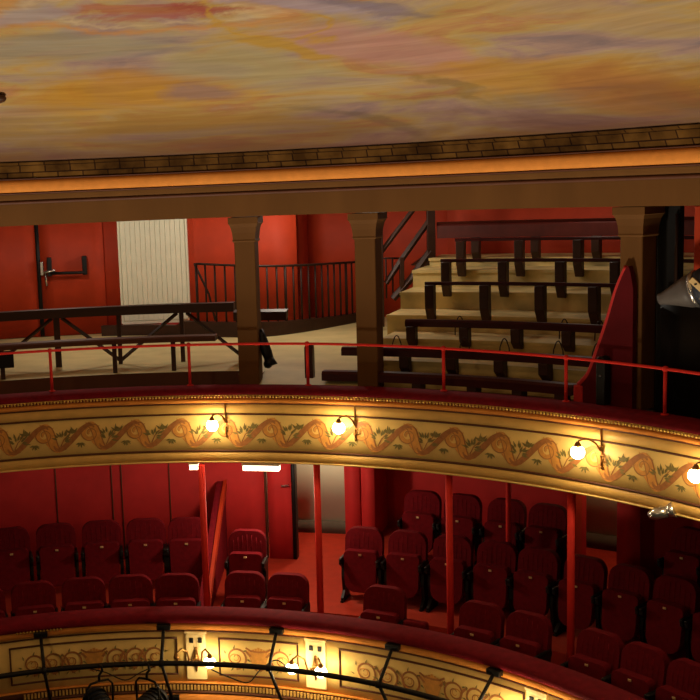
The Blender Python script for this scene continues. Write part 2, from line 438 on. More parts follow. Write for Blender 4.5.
# door leaf beside the lit doorway, and jambs
m = MB(); m.arc([(8.06, 2.88), (8.06, 4.765), (8.14, 4.765), (8.14, 2.88)], 12.1, 14.3, .7, True); d2 = struct('door_2', m, 'reddark')
m = MB(); p = pol(8.04, 14.05, 3.78); m.tube([p, p + Vector((0, -.05, 0)), p + Vector((-.1, -.055, 0))], .011); m.build('door_handle', 'steel', d2)
m = MB(); m.arc([(8.05, 2.88), (8.05, 4.765), (8.2, 4.765), (8.2, 2.88)], 14.3, 14.65, .4, True); struct('trim_jamb', m, 'black')
m = MB(); m.arc([(8.07, 2.88), (8.07, 4.765), (8.15, 4.765), (8.15, 2.88)], 11.8, 11.95, .4, True); struct('trim_jamb', m, 'line')
m = MB(); m.arc([(8.6, 2.88), (8.6, 4.765), (8.8, 4.765), (8.8, 2.88)], 37.5, 38.0, .4, True); struct('trim_jamb', m, 'redpaint')
m = MB(); m.arc([(8.58, 2.88), (8.58, 4.765), (8.62, 4.765), (8.62, 2.88)], 37.75, 37.85, .4, True); struct('trim_jamb', m, 'black')
# gallery double door
d1 = bpy.data.objects.new('door_1', None); COL.objects.link(d1); d1['kind'] = 'structure'; d1.location = pol(10.4, -7.7, 2.05)
m = MB(); m.arc([(10.40, .1), (10.40, 2.04), (10.46, 2.04), (10.46, .1)], -7.45, -2.4, 1, True); m.build('door_leaf', 'redpaint', d1)
m = MB(); m.arc([(10.40, .1), (10.40, 2.04), (10.46, 2.04), (10.46, .1)], -13, -7.75, 1, True); m.build('door_leaf', 'redpaint', d1)
m = MB(); m.arc([(10.385, .1), (10.385, 2.03), (10.45, 2.03), (10.45, .1)], -7.76, -7.45, .3, True); m.build('meeting_stile', 'black', d1)
m = MB()
m.tube([pol(10.26, -6.7, 1.12), pol(10.26, -4.0, 1.13)], .022)
for th in (-6.75, -3.95):
    m.box(pol(10.33, th, 1.03), (.07, .14, .27), Matrix.Rotation(-R_(th), 3, 'Z'), .012)
o = m.build('panic_bar', 'black', d1); o['label'] = 'black push bar with two upright ends'
m = MB()
m.box(pol(10.36, -7.35, 1.05), (.05, .05, .2), None, .01)
m.tube([pol(10.33, -7.2, 1.1), pol(10.27, -7.2, 1.1), pol(10.27, -6.3, 1.08)], .02)
m.tube([pol(10.32, -7.1, 1.1), pol(10.32, -7.05, 1.3)], .016)
o = m.build('door_latch', 'steel', d1); o['label'] = 'chrome lever latch'

# ================================================================== UPPER GALLERY THINGS
# white ribbed panel
t = thing('ribbed_panel', 'tall white vertically ribbed panel standing against the red gallery wall', 'panel', pol(10.3, 1.6, 1.92))
m = MB(); m.arc([(10.36, .05), (10.36, 1.9), (10.46, 1.9), (10.46, .05)], -1.05, 4.25, 1, True)
for i in range(13):
    a = -.98 + i * .4; m.arc([(10.354, .08), (10.345, 1.87), (10.37, 1.87), (10.37, .08)], a, a + .375, .2, True, False)
m.build('ribbed_face', 'white', t)
m = MB()
m.arc([(10.34, .05), (10.34, 1.91), (10.46, 1.91), (10.46, .05)], -1.2, -1.03, .2, True, False); m.arc([(10.34, .05), (10.34, 1.84), (10.46, 1.84), (10.46, .05)], 4.22, 4.36, .2, True, False)
m.arc([(10.34, 1.88), (10.34, 1.92), (10.46, 1.92), (10.46, 1.88)], -1.1, 3.7, 1, True, False)
m.build('panel_frame', 'white', t)
m = MB(); m.arc([(10.3, 1.93), (10.3, 2.05), (10.46, 2.05), (10.46, 1.93)], -1.6, 4.7, 1, True, False); m.build('plinth', 'reddark', t)

# columns
for th, lab, y in ((13.72, 'brown square column standing left of the stairwell railing, left of the other two', 6.07), (26.28, 'brown square column standing at the left end of the benches, middle of three', 6.07), (52.74, 'brown square column rising behind the curved red partition', 6.12)):
    t = local_thing('column', lab, 'column', pol(y, th, 2.25), -R_(th))
    Hc = 1.93
    m = MB(); m.box((0, 0, .03), (.25, .25, .06), bev=.01); m.build('base', 'brown', t)
    m = MB(); m.box((0, 0, (Hc - .24) / 2 + .05), (.225, .225, Hc - .24 - .06), bev=.012); m.build('shaft', 'brown', t)
    m = MB()
    prv = None
    zz = [(Hc - .27, .118), (Hc - .255, .128), (Hc - .24, .122), (Hc - .17, .128), (Hc - .11, .14), (Hc - .075, .155), (Hc - .07, .162), (Hc - .004, .162)]
    rings = [[m.v(Vector((sx * w, sy * w, z))) for sx, sy in ((-1, -1), (1, -1), (1, 1), (-1, 1))] for z, w in zz]
    for A, B in zip(rings, rings[1:]):
        for j in range(4): m.face([A[j], A[(j + 1) % 4], B[(j + 1) % 4], B[j]])
    m.face(rings[0][::-1]); m.face(rings[-1]); m.build('capital', 'brown', t)

# stairwell curb and iron railing
CURB = [(-1.35, 17.3), (-.65, 17.15), (-.1, 16.85), (.35, 16.58), (.95, 16.42), (1.5, 16.75), (2.0, 17.25), (2.62, 17.95)]
def smooth_path(P, n=6):
    out = []
    for i in range(len(P) - 1):
        p0, p1, p2, p3 = P[max(i - 1, 0)], P[i], P[i + 1], P[min(i + 2, len(P) - 1)]
        for k in range(n):
            u = k / n
            out.append(tuple(.5 * ((2 * b) + (-a + c) * u + (2 * a - 5 * b + 4 * c - d) * u * u + (-a + 3 * b - 3 * c + d) * u ** 3) for a, b, c, d in zip(p0, p1, p2, p3)))
    out.append(tuple(P[-1])); return out
cpth = smooth_path(CURB)
t = thing('stairwell_curb', 'low dark brown curved curb around the stairwell under the iron railing', 'curb', (.95, 16.42, EYE - 2.05))
m = MB(); n = len(cpth); A = []
for i, (x, y) in enumerate(cpth):
    x0, y0 = cpth[max(i - 1, 0)]; x1, y1 = cpth[min(i + 1, n - 1)]
    d = Vector((x1 - x0, y1 - y0, 0)).normalized(); nn = Vector((-d.y, d.x, 0)) * .10
    u = i / (n - 1)
    top = 1.84 + .09 * max(0, (u - .55) / .45)
    if u < .25: top = 1.90
    A.append([m.v(Vector((x, y, EYE - 2.05)) + nn * k + Vector((0, 0, hh))) for k, hh in ((0, 0), (0, 2.05 - top), (1, 2.05 - top), (1, 0))])
for a, b in zip(A, A[1:]):
    for j in range(4): m.face([a[j], b[j], b[(j + 1) % 4], a[(j + 1) % 4]])
m.face(A[0]); m.face(A[-1][::-1]); m.build('curb_wall', 'browndk', t)
t = thing('iron_railing', 'dark iron railing with thin upright bars on the curved stairwell curb', 'railing', (.95, 16.47, EYE - 1.84))
rail_pts = [p for p in cpth if p[0] > .02]
m = MB()
def rtop(x): return 1.035 + .13 * max(0, (x - .1) / 2.3)
m.tube([(x, y + .05, EYE - rtop(x)) for x, y in rail_pts], .018, 6); m.build('handrail', 'iron', t)
cum = [0]
for a, b in zip(rail_pts, rail_pts[1:]): cum.append(cum[-1] + math.hypot(b[0] - a[0], b[1] - a[1]))
nb = int(cum[-1] / .142)
for k in range(nb + 1):
    s_ = k * cum[-1] / nb
    i = max(j for j in range(len(cum)) if cum[j] <= s_ + 1e-6); i = min(i, len(cum) - 2)
    u = (s_ - cum[i]) / (cum[i + 1] - cum[i])
    x = rail_pts[i][0] + (rail_pts[i + 1][0] - rail_pts[i][0]) * u; y = rail_pts[i][1] + (rail_pts[i + 1][1] - rail_pts[i][1]) * u + .05
    uu = max(0, (x + 1.35) / 3.77)
    m = MB(); m.tube([(x, y, EYE - rtop(x)), (x, y, EYE - (1.85 + .09 * max(0, (uu - .55) / .45)))], .014 if k % 9 else .02, 6)
    m.build('baluster', 'iron', t)
m = MB(); m.tube([(.03, 16.9, EYE - 1.04), (.22, 17.25, EYE - 1.5), (.3, 17.4, EYE - 1.9)], .018, 6); m.build('return_rail', 'iron', t)

# stair with sloping rails
t = thing('stair_railing', 'dark brown sloping double stair rail rising to the top of the benches', 'railing', (2.95, 16.6, EYE - 1.5))
yy = 16.62
def P3(x, h, y=None): return Vector((x, yy if y is None else y, EYE - h))
m = MB(); m.tube([P3(2.56, 1.02), P3(3.06, .40), P3(3.25, .2)], .035, 4); m.build('handrail', 'browndk', t)
m = MB(); m.tube([P3(2.66, 1.40), P3(2.9, 1.06), P3(3.32, .50)], .04, 4); m.build('middle_rail', 'browndk', t)
m = MB(); m.tube([P3(2.75, 1.62), P3(3.0, 1.36), P3(3.28, .98)], .05, 4); m.build('stringer', 'browndk', t)
for x, h0, h1, w in ((2.58, .3, 2.0, .09), (2.88, 1.05, 1.62, .06), (3.29, .25, 1.1, .11)):
    m = MB(); m.box(P3(x, (h0 + h1) / 2), (w, .08, h1 - h0), bev=.008); m.build('post', 'browndk', t)
m = MB(); m.tube([P3(2.6, 1.06, 16.72), P3(2.88, 1.07, 16.72)], .014, 6)
for x in (2.68, 2.77): m.tube([P3(x, 1.06, 16.72), P3(x, 1.62, 16.72)], .012, 6)
m.build('side_bars', 'iron', t)
m = MB(); m.prism([P3(3.02, 1.17), P3(3.28, .99), P3(3.30, 1.19)], (0, .1, 0)); m.build('bracket', 'browndk', t)

# left trestle barrier and low bench
t = thing('trestle_barrier', 'long dark plank barrier with diagonal braces before the red doors', 'barrier', pol(7.2, -1, 2.05))
m = MB(); m.arc([(7.12, 1.35), (7.27, 1.35), (7.27, 1.455), (7.12, 1.455)], -26, 10.6, 1, True, False); m.build('top_plank', 'browndk', t)
tp = [-19.4, -12.7, -6.4, -.5, 5.5, 11.3]
for k, th in enumerate(tp):
    m = MB(); m.box(pol(7.2, th, 1.74), (.075 if k == 2 else .05, .05, .62), Matrix.Rotation(-R_(th), 3, 'Z'), .006); m.build('post', 'browndk', t)
for k in range(5):
    a, b = (tp[k] + .5, tp[k + 1] - .1) if k % 2 == 0 else (tp[k] + .1, tp[k + 1] - .4)
    ha, hb = (1.46, 2.0) if k % 2 == 0 else (2.0, 1.46)
    m = MB(); m.tube([pol(7.2, a, ha), pol(7.2, b, hb)], .022, 4); m.build('brace', 'browndk', t)
t = thing('low_bench', 'low dark wooden bench nearest the left end of the red handrail', 'bench', pol(6.45, -1, 2.05))
m = MB(); m.arc([(6.4, 1.665), (6.42, 1.65), (6.6, 1.65), (6.62, 1.665), (6.62, 1.71), (6.4, 1.71)], -26, 9.6, 1, True, False); m.build('seat_plank', 'riser', t)
for th in (-18, -12, -.75, 5.2):
    m = MB(); m.box(pol(6.5, th, 1.88), (.05, .06, .34), Matrix.Rotation(-R_(th), 3, 'Z'), .006); m.build('leg', 'browndk', t)
m = MB(); m.box(pol(6.45, -12.0, 1.82), (.25, .14, .18), Matrix.Rotation(R_(12), 3, 'Z'), .01); tag(m.build('dark_crate', 'black'), 'small dark box hung beside the low bench at the left picture edge', 'box')
# plank end seen past the first column
m = MB(); m.arc([(6.78, 1.43), (6.9, 1.41), (6.9, 1.50), (6.78, 1.53)], 11.0, 16.2, 1, True, False)
tp_ = thing('table_plank', 'short dark plank ledge sticking out right of the left brown column', 'ledge', pol(6.85, 15, 2.05))
m.build('ledge_top', 'browndk', tp_)
for th in (11.6, 13.2):
    m = MB(); m.box(pol(6.85, th, 1.79), (.06, .06, .52), Matrix.Rotation(-R_(th), 3, 'Z'), .006); m.build('leg', 'browndk', tp_)
# little hoops and edge strip on the aisle
t = thing('hanging_lantern', 'small dark stage lamp hung on the right side of the left brown column', 'lamp', pol(6.1, 15.4, 1.96))
m = MB(); m.tube([pol(6.1, 14.75, 1.55), pol(6.1, 14.9, 1.62), pol(6.1, 15.4, 1.8), pol(6.1, 15.7, 1.90)], [.03, .05, .06, .05], 8); m.build('lamp_body', 'black', t)
m = MB(); m.tube([pol(6.1, 15.55, 1.86), pol(6.09, 15.85, 1.95)], [.05, .075], 10); m.ball(pol(6.1, 15.5, 1.93), .05); m.build('lamp_head', 'black', t)
m = MB(); m.box(pol(6.08, 14.75, 1.6), (.08, .04, .05), Matrix.Rotation(-R_(14.75), 3, 'Z')); m.build('bracket', 'black', t)

# red guard rail on the parapet
t = thing('guard_rail', 'thin red metal handrail on posts along the upper balcony edge', 'handrail', pol(5.78, 10, 2.11))
m = MB(); m.tube([pol(5.78, th, 1.665 + max(0, th - 22) * .0012) for th in [T0 + i * 1.2 for i in range(101)]], .014, 8); m.build('rail', 'redrail', t)
for th in (-21.5, -7.25, 7.65, 20.45, 35.0, 47.75, 57.75, 70):
    m = MB(); h0 = 1.665 + max(0, th - 22) * .0012
    m.tube([pol(5.78, th, h0), pol(5.78, th, 2.12)], .017, 8); m.ball(pol(5.78, th, h0), .028, u=10, w=6); m.tube([pol(5.78, th, 2.10), pol(5.78, th, 2.125)], .035, 10)
    m.build('post', 'redrail', t)

# pew rows on the steps
rows = [
    # r, rail top, rail height, rail depth, th0, support angles, support bottom h, label
    (6.05, 1.99, .10, .16, 21.4, [31.3, 37.0, 41.6, 45.9], 2.25, 'low mahogany bench directly behind the red handrail, front row of seven'),
    (6.54, 1.80, .09, .13, 22.2, [24.6, 28.5, 33.1, 37.8, 42.1], 2.07, 'mahogany bench row second from the red handrail, its left end beyond the column'),
    (7.24, 1.57, .08, .10, 26.7, [27.3, 32.2, 36.9, 41.45, 46], 1.87, 'thick railed bench row third from the red handrail'),
    (7.95, 1.205, .04, .05, 26.9, [27.4, 32.15, 36.85, 41.3, 46], 1.66, 'thin railed bench row in the middle of the seven rows'),
    (8.65, .985, .04, .05, 26.9, [27.4, 32.1, 36.7, 41.0, 45.5], 1.45, 'thin railed bench row third from the back wall'),
    (9.35, .77, .04, .05, 26.9, [27.4, 32.0, 36.5, 41, 45.5], 1.26, 'thin railed bench row second from the back wall'),
    (10.05, .58, .22, .04, 24.5, [27.5, 32.0, 36.45, 41, 45.5], 1.10, 'back bench row with a deep dark board against the red wall'),
]
for r, ht, hh, dp, th0, sups, hb, lab in rows:
    t = thing('gallery_bench', lab, 'bench', pol(r, 34, hb), group='wooden bench rows on the gallery steps')
    m = MB()
    e = hh * .25
    m.arc([(r - dp / 2, ht + e), (r - dp / 2 + e, ht), (r + dp / 2 - e, ht), (r + dp / 2, ht + e), (r + dp / 2, ht + hh), (r - dp / 2, ht + hh)], th0, 47.2, 1, True, False)
    m.build('back_rail', 'pewred' if r > 10 else 'pew', t)
    for th in sups:
        m = MB(); w = .052
        R3 = Matrix.Rotation(-R_(th), 3, 'Z')
        top = ht + hh - .005
        d0 = min(.09, dp)
        prof = [(-.10, top), (.03, top), (.03, hb), (-.01, hb), (-.09, hb - (hb - top) * .35)]
        if dp > .15: prof = [(-.07, top), (.07, top), (.07, hb), (-.03, hb), (-.07, hb - .05)]
        o0 = pol(r, th, 0)
        m.prism([o0 + R3 @ Vector((-w, y, 0)) - Vector((0, 0, h)) for y, h in prof], R3 @ Vector((2 * w, 0, 0)), .006, 1)
        m.build('support', 'browndk', t)
# wire hoops between places
hp = [(6.95, 26.5, 1.94), (6.95, 32.9, 1.94), (6.95, 36.6, 1.94), (6.95, 41.5, 1.94), (6.95, 45, 1.94), (7.6, 30.7, 1.79), (7.6, 39.8, 1.79), (7.6, 42.8, 1.79)]
HL = ['at the left end of the lower step', 'second from the left on the lower step', 'third from the left on the lower step', 'fourth from the left on the lower step', 'at the right end of the lower step', 'leftmost on the higher step', 'middle one on the higher step', 'at the right end of the higher step']
for (r, th, h), l in zip(hp, HL):
    m = MB(); R3 = Matrix.Rotation(-R_(th), 3, 'Z'); o0 = pol(r, th, h)
    m.tube([o0 + R3 @ Vector((.05 * math.cos(a) * (1.15 if math.sin(a) < .5 else 1), 0, .22 * math.sin(a) ** .8 if math.sin(a) > 0 else 0)) for a in [PI * i / 12 for i in range(13)]], .007, 6)
    tag(m.build('wire_hoop', 'iron'), 'thin wire hoop between bench places ' + l, 'hoop', 'wire hoops between bench places')
# padded posts behind the parapet
for th, h0, h1, l in ((20.15, 1.69, 2.06, 'dark maroon round-topped post beside the red handrail, left of the benches'), (51.1, 1.66, 2.11, 'dark round-topped post in front of the curved red partition')):
    t = thing('bench_end', l, 'post', pol(5.98 if th < 30 else 5.85, th, h1))
    r = 5.98 if th < 30 else 5.85
    R3 = Matrix.Rotation(-R_(th), 3, 'Z')
    o0 = pol(r, th, h1); H_ = h1 - h0
    m = MB(); m.prism([o0 + R3 @ Vector((.045 * x, -.05, z)) for x, z in [(-1, 0), (1, 0), (1, H_ - .045)] + [(math.cos(a), H_ - .045 + .045 * math.sin(a)) for a in [PI * i / 8 for i in range(1, 8)]] + [(-1, H_ - .045)]], R3 @ Vector((0, .1, 0)), .01)
    m.build('panel', 'pew' if th < 30 else 'black', t)
    m = MB(); m.tube([o0 + R3 @ Vector((0, -.055, H_ * .6)), o0 + R3 @ Vector((0, -.05, H_ * .6))], .012); m.build('stud', 'steel', t)
# curved red partition in front of the right column
def swoop(pts, inner, outer, name, label, mats):
    m = MB()
    top = smooth_path(pts, 6)
    for q in zip(top, top[1:]): pass
    A = []
    for th, h in top:
        A.append([m.v(pol(inner, th, h)), m.v(pol(outer, th, h)), m.v(pol(outer, th, 2.25)), m.v(pol(inner, th, 2.25))])
    for a, b in zip(A, A[1:]):
        for j in range(4): m.face([a[j], b[j], b[(j + 1) % 4], a[(j + 1) % 4]])
    m.face(A[0]); m.face(A[-1][::-1])
    return m
t = thing('curved_partition', 'dark red partition with a swooping top edge before the right column', 'partition', pol(5.9, 51, 2.25))
m = swoop([(48.25, 1.98), (49.2, 1.86), (50.1, 1.62), (51.0, 1.36), (51.9, 1.06), (52.8, .86), (53.15, .88), (53.5, 1.05)], 5.925, 5.985, '', '', '')
m.build('panel', 'maroonboard', t)
m = MB()
e = smooth_path([(48.1, 1.97), (49.1, 1.85), (50.0, 1.61), (50.9, 1.35), (51.8, 1.06), (52.7, .855)], 6)
m.tube([pol(5.955, th, h) for th, h in e] , .03, 8); m.box(pol(5.96, 48.15, 2.11), (.1, .09, .28), Matrix.Rotation(-R_(48), 3, 'Z'), .02)
m.build('lit_edge', 'reddark', t)  # light on the panel's edge, put into the colour as a brighter red
# black tall cabinet, dark board, red post on the right
t = local_thing('tall_cabinet', 'tall black equipment cabinet right of the right brown column', 'cabinet', pol(6.42, 53.95, 2.25), -R_(53.95))
m = MB(); m.box((0, 0, .97), (.23, .07, 1.94), bev=.01); m.build('body', 'black', t)
m = MB(); m.box((.07, -.06, 1.09), (.05, .03, .07), bev=.006); m.build('switch_box', 'greylamp', t)
m = MB(); m.tube([(.10, -.06, .3), (.10, -.06, 1.85)], .018, 6); m.build('conduit', 'iron', t)
m = MB(); m.box((-.16, .0, .97), (.06, .06, 1.92)); m.build('door_edge', 'browndk', t)
t = thing('dark_screen', 'dark board screen below the follow spotlight', 'screen', pol(6.28, 62, 2.25))
m = MB(); m.arc([(6.27, 1.14), (6.30, 1.14), (6.30, 2.25), (6.27, 2.25)], 54.0, 84, 2, True); m.build('board', 'black', t)
m = MB(); m.arc([(6.26, 1.12), (6.305, 1.12), (6.305, 1.16), (6.26, 1.16)], 54.0, 84, 2, True, False); m.build('top_batten', 'browndk', t)
m = MB(); m.box(pol(6.36, 57.3, 1.29), (.14, .1, 1.92), Matrix.Rotation(-R_(57.4), 3, 'Z'), .012); tag(m.build('square_post', 'redpaint'), 'square red post at the right picture edge above the follow spotlight', 'post')
# follow spotlight on a stand
t = local_thing('follow_spotlight', 'large stage follow spotlight with grey tapered snout and blue-black body', 'spotlight', pol(5.98, 60.0, 2.25), R_(-46))
ax = Vector((-1, 0, -.30)).normalized()
c0 = Vector((-.05, 0, 1.23))
m = MB(); m.tube([c0 + ax * s_ for s_ in (.02, .10, .24, .33, .36)], [.155, .14, .085, .055, .05], 20); m.build('snout', 'greylamp', t)
m = MB(); m.tube([c0 + ax * s_ for s_ in (.035, .02, .0, -.01)], [.158, .166, .166, .15], 20); m.build('ring', 'steel', t)
m = MB(); m.tube([c0 - ax * s_ for s_ in (.0, .05, .5, .6)], [.15, .17, .18, .12], 20); m.build('body', 'bluelamp', t)
uu = ax.cross(Vector((0, 1, 0))).normalized()
m = MB(); R3 = Matrix((ax, Vector((0, 1, 0)), uu)).transposed()
m.box(c0 - ax * .10 + Vector((0, -.165, -.02)), (.05, .02, .26), R3 @ Matrix.Rotation(R_(-32), 3, 'Y'), .004); m.build('label_strip', 'tag', t)
m = MB()
for k in (-.07, .0, .07): m.box(c0 - ax * .10 + Vector((0, -.177, -.02)) + (R3 @ Matrix.Rotation(R_(-32), 3, 'Y')) @ Vector((0, 0, k)), (.022, .004, .014), R3)
m.build('vent_slot', 'black', t)
m = MB(); m.tube([(.15, 0, .95), (.15, 0, .25)], .025, 10); m.build('stand_pole', 'black', t)
for k in range(3):
    a = 2 * PI * k / 3 + .5
    m = MB(); m.tube([(.15, 0, .45), (.15 + .12 * math.cos(a), .07 * math.sin(a), .01)], .014, 8); m.build('leg', 'black', t)
m = MB(); m.tube([c0 - ax * .25 + Vector((0, -.19, 0)), c0 - ax * .25 + Vector((0, -.19, -.25)), c0 - ax * .25 + Vector((0, .19, -.25)), c0 - ax * .25 + Vector((0, .19, 0))], .013, 6); m.build('yoke', 'black', t)

# ================================================================== UPPER BALCONY FRONT
F0, F1 = T0, T1
t = thing('balcony_front', 'curved cream upper balcony front painted with scrolling vines under a maroon cushion', 'balcony', pol(5.65, 10, 2.92))
m = MB(); m.arc([(5.65, 2.23), (5.65, 2.90), (5.72, 2.90), (5.72, 2.23)], F0, F1, 1, True); m.mi = 0
# the painted scroll lies on the frieze as flat colour
mid, A_ = 2.605, .132; per = R_(5.0) * 5.65
ph = R_(-.15) * 5.65
s0, s1 = R_(-17) * 5.65, R_(82) * 5.65
rnd = random.Random(3)
k0, k1 = int(math.floor((s0 - ph) / per)), int((s1 - ph) / per) + 1
def sc(u):   # leaning S-curve: long rise, short overhanging fall
    return (ph + per * u / (2 * PI) + .05 * math.sin(u), mid - A_ * math.sin(u))
def seg(u0, u1, n=16): return [sc(u0 + (u1 - u0) * i / n) for i in range(n + 1)]
def spiral(cx, ch, r0, r1, a0, turns, w0, w1, rr, flip=1):
    q = []; w = []
    for i in range(29):
        u = i / 28; a = a0 + flip * turns * 2 * PI * u; r = r0 + (r1 - r0) * u
        q.append((cx + r * math.cos(a), ch + r * math.sin(a))); w.append(w0 + (w1 - w0) * u)
    m.ribbon(q, w, rr)
def leafq(x, h, a, l, w, rr):
    ca, sa = math.cos(a), math.sin(a)
    q = [(0, 0), (l * .35, w), (l, 0), (l * .35, -w)]
    m.face([m.v(pol(rr, math.degrees((x + u * ca - v * sa) / 5.65), h - (u * sa + v * ca))) for u, v in q])
for k in range(k0, k1):
    b = 2 * PI * k
    # brown rising vine, then the orange acanthus down the overhang
    m.mi = 1; q = seg(b - PI / 2 - .9, b + PI / 2 + .7, 24); m.ribbon(q, [.016 + .044 * math.sin(PI * i / 24) for i in range(25)], 5.6462)
    xc, hc = sc(b + PI / 2)
    m.mi = 2; q = seg(b + PI / 2 - .9, b + 3 * PI / 2 + .9, 24); m.ribbon(q, [.018 + .075 * math.sin(PI * i / 24) ** .8 for i in range(25)], 5.6464)
    spiral(xc + .0, mid - .035, .088, .015, -PI * .5, -1.35, .058, .024, 5.6468, 1)
    for j in range(6):
        a = -1.2 + j * .62; leafq(xc + .05 * math.cos(a), mid - .03 - .06 * math.sin(a), a, .085, .020, 5.6471)
    for j in range(5):
        a = -.2 - j * .45; x, h = sc(b + PI * .75 + j * .35); leafq(x + .01, h, a - .6, .07, .016, 5.6472)
    m.mi = 1
    spiral(xc + .0, mid - .035, .112, .03, -PI * .5, -1.3, .014, .006, 5.6459, 1)
    q = seg(b + PI / 2 - .5, b + 3 * PI / 2 + .4, 20); m.ribbon([(x + .046, h) for x, h in q], .014, 5.6457)
    q = seg(b + PI / 2 + .2, b + 3 * PI / 2 + .5, 20); m.ribbon([(x - .042, h + .01) for x, h in q], .010, 5.6457)
    xt, ht = sc(b + 3 * PI / 2)
    m.mi = 3                              # olive sprays over the trough and along the rising stem
    for j in range(11):
        a = R_(-10 + j * 17 + rnd.uniform(-8, 8)); d = rnd.uniform(.02, .07)
        leafq(xt + .045 + d * math.cos(a), mid + .035 - d * math.sin(a), a, rnd.uniform(.06, .09), .013, 5.6452)
    for j in range(8):
        a = R_(20 + j * 20 + rnd.uniform(-10, 10)); leafq(xt + .13 + .022 * (j % 3), mid - .045 - .01 * (j % 2), a, rnd.uniform(.05, .08), .012, 5.6451)
    for j in range(7):
        a = R_(-20 - j * 24 + rnd.uniform(-8, 8)); leafq(xt + .235 + .01 * (j % 2), mid + .065, a, .06, .011, 5.6451)
    m.mi = 1
    m.ribbon([(xt + .02, mid + .1), (xt + .06, mid + .02), (xt + .12, mid - .04), (xt + .17, mid - .09)], [.012, .01, .008, .004], 5.6454)
fas = m.build('frieze', ['cream_light', 'vine', 'acanth', 'leaf'], t, recalc=False)
m = MB(); m.arc([(5.655, 2.287), (5.64, 2.29), (5.64, 2.395), (5.655, 2.40)], F0, F1, 1, True); m.arc([(5.655, 2.81), (5.64, 2.812), (5.638, 2.905), (5.66, 2.915)], F0, F1, 1, True)
m.build('band', 'cream', t)
m = MB()
for h in (2.287, 2.402, 2.805): m.arc([(5.66, h - .011), (5.634, h - .009), (5.634, h + .009), (5.66, h + .011)], F0, F1, 1, True)
m.build('line_moulding', 'line', t)
m = MB(); m.arc([(5.63, 2.918), (5.63, 2.932), (5.74, 2.932), (5.74, 2.912)], F0, F1, 1, True); m.build('bottom_edge', 'cream_light', t)
m = MB(); m.arc([(5.66, 2.222), (5.625, 2.225), (5.605, 2.243), (5.605, 2.262), (5.625, 2.278), (5.66, 2.28)], F0, F1, 1, True); m.build('torus_moulding', 'gold_mould', t)
m = MB(); m.arc([(5.60, 2.205), (5.592, 2.18), (5.605, 2.145), (5.65, 2.118), (5.72, 2.11), (5.82, 2.11), (5.88, 2.12), (5.91, 2.15), (5.91, 2.25), (5.63, 2.25), (5.62, 2.215)], F0, F1, 1, True); m.build('cushion', 'velvet', t)
m = MB()
ths = -15.0
while ths < 83:
    m.ball(pol(5.596, ths, 2.205), .014, sz=1.25, u=6, w=4); ths += .36
m.arc([(5.606, 2.184), (5.594, 2.186), (5.594, 2.194), (5.606, 2.196)], F0, F1, 1, True)
m.build('fringe', 'gold', t)

# sconces on the upper balcony front
LG = 'globe sconces on the upper balcony front'
def up_sconce(th, lab):
    t = local_thing('globe_sconce', lab, 'wall lamp', pol(5.645, th, 2.57), -R_(th), group=LG)
    m = MB(); m.tube([(0, -.012, .32), (0, -.012, 0), (0, -.014, -.06)], .008, 8); m.ball((0, -.012, -.07), .016, u=8, w=6); m.ball((0, -.012, .12), .02, u=8, w=6); m.build('stem', 'brass', t)
    m = MB()
    m.tube([(0, -.02, .08), (-.02, -.06, .15), (-.05, -.12, .195), (-.085, -.17, .20), (-.105, -.20, .19), (-.11, -.21, .16)], .009, 8)
    m.tube([(0, -.015, -.02), (.03, -.03, .0), (.035, -.03, .04), (.01, -.03, .05), (.0, -.03, .02)], .006, 6)
    m.build('arm', 'brass', t)
    m = MB(); m.tube([(-.11, -.21, .18), (-.11, -.21, .15), (-.11, -.21, .135)], [.015, .03, .035], 12); m.build('holder', 'brass', t)
    m = MB(); m.ball((-.11, -.21, .085), .062); m.build('globe', 'glow', t)
    return t
s = up_sconce(11.6, 'lit globe sconce on the upper balcony front, leftmost, below the left column')
for th, l in ((25.9, 'lit globe sconce on the upper balcony front, second from the left, below the middle column'), (52.35, 'lit globe sconce on the upper balcony front left of the silver clamp lamp'), (65.0, 'lit globe sconce on the upper balcony front at the right picture edge')):
    dup(s, pol(5.645, th, 2.57), -R_(th), l, LG)
# silver clamp lamp
t = local_thing('clamp_lamp', 'small silver clamp spotlight fixed under the lower edge of the upper balcony front', 'spotlight', pol(5.64, 58.7, 2.93), -R_(58.7) + .5)
m = MB(); m.tube([(-.10, -.06, -.03), (-.04, -.06, -.01), (.05, -.06, .02)], [.03, .055, .05], 14); m.build('lamp_body', 'steel', t)
m = MB(); m.tube([(.05, -.06, .02), (.11, -.06, .045)], [.05, .075], 14); m.build('hood', 'steel', t)
m = MB(); m.box((0, -.04, .04), (.035, .08, .03), bev=.005); m.tube([(0, -.06, .05), (0, -.06, -.05)], .012); m.build('clamp', 'steel', t)

# ================================================================== LOWER BALCONY
# thin red poles
for r, th, l in ((5.5, 8.92, 'thin red pole by the slanted partition, leftmost of the balcony poles'), (5.75, 21.2, 'thin red pole in front of the lit doorway'), (5.75, 35.55, 'thin red pole among the seats, between the doorway pole and the right doorway'), (5.75, 48.5, 'thin red pole just left of the dim right doorway'), (7.1, 36.4, 'thin red pole far back beside the rear seats')):
    hb = 5.02 if r < 6 else 4.47
    t = thing('support_pole', l, 'pole', pol(r, th, hb), group='red poles under the upper balcony')
    m = MB(); m.tube([pol(r, th, 2.93), pol(r, th, hb)], .036 if r < 6 else .03, 12); m.build('shaft', 'redrail', t)
    m = MB(); m.tube([pol(r, th, hb - .03), pol(r, th, hb)], .06, 14); m.build('foot_plate', 'redrail', t)
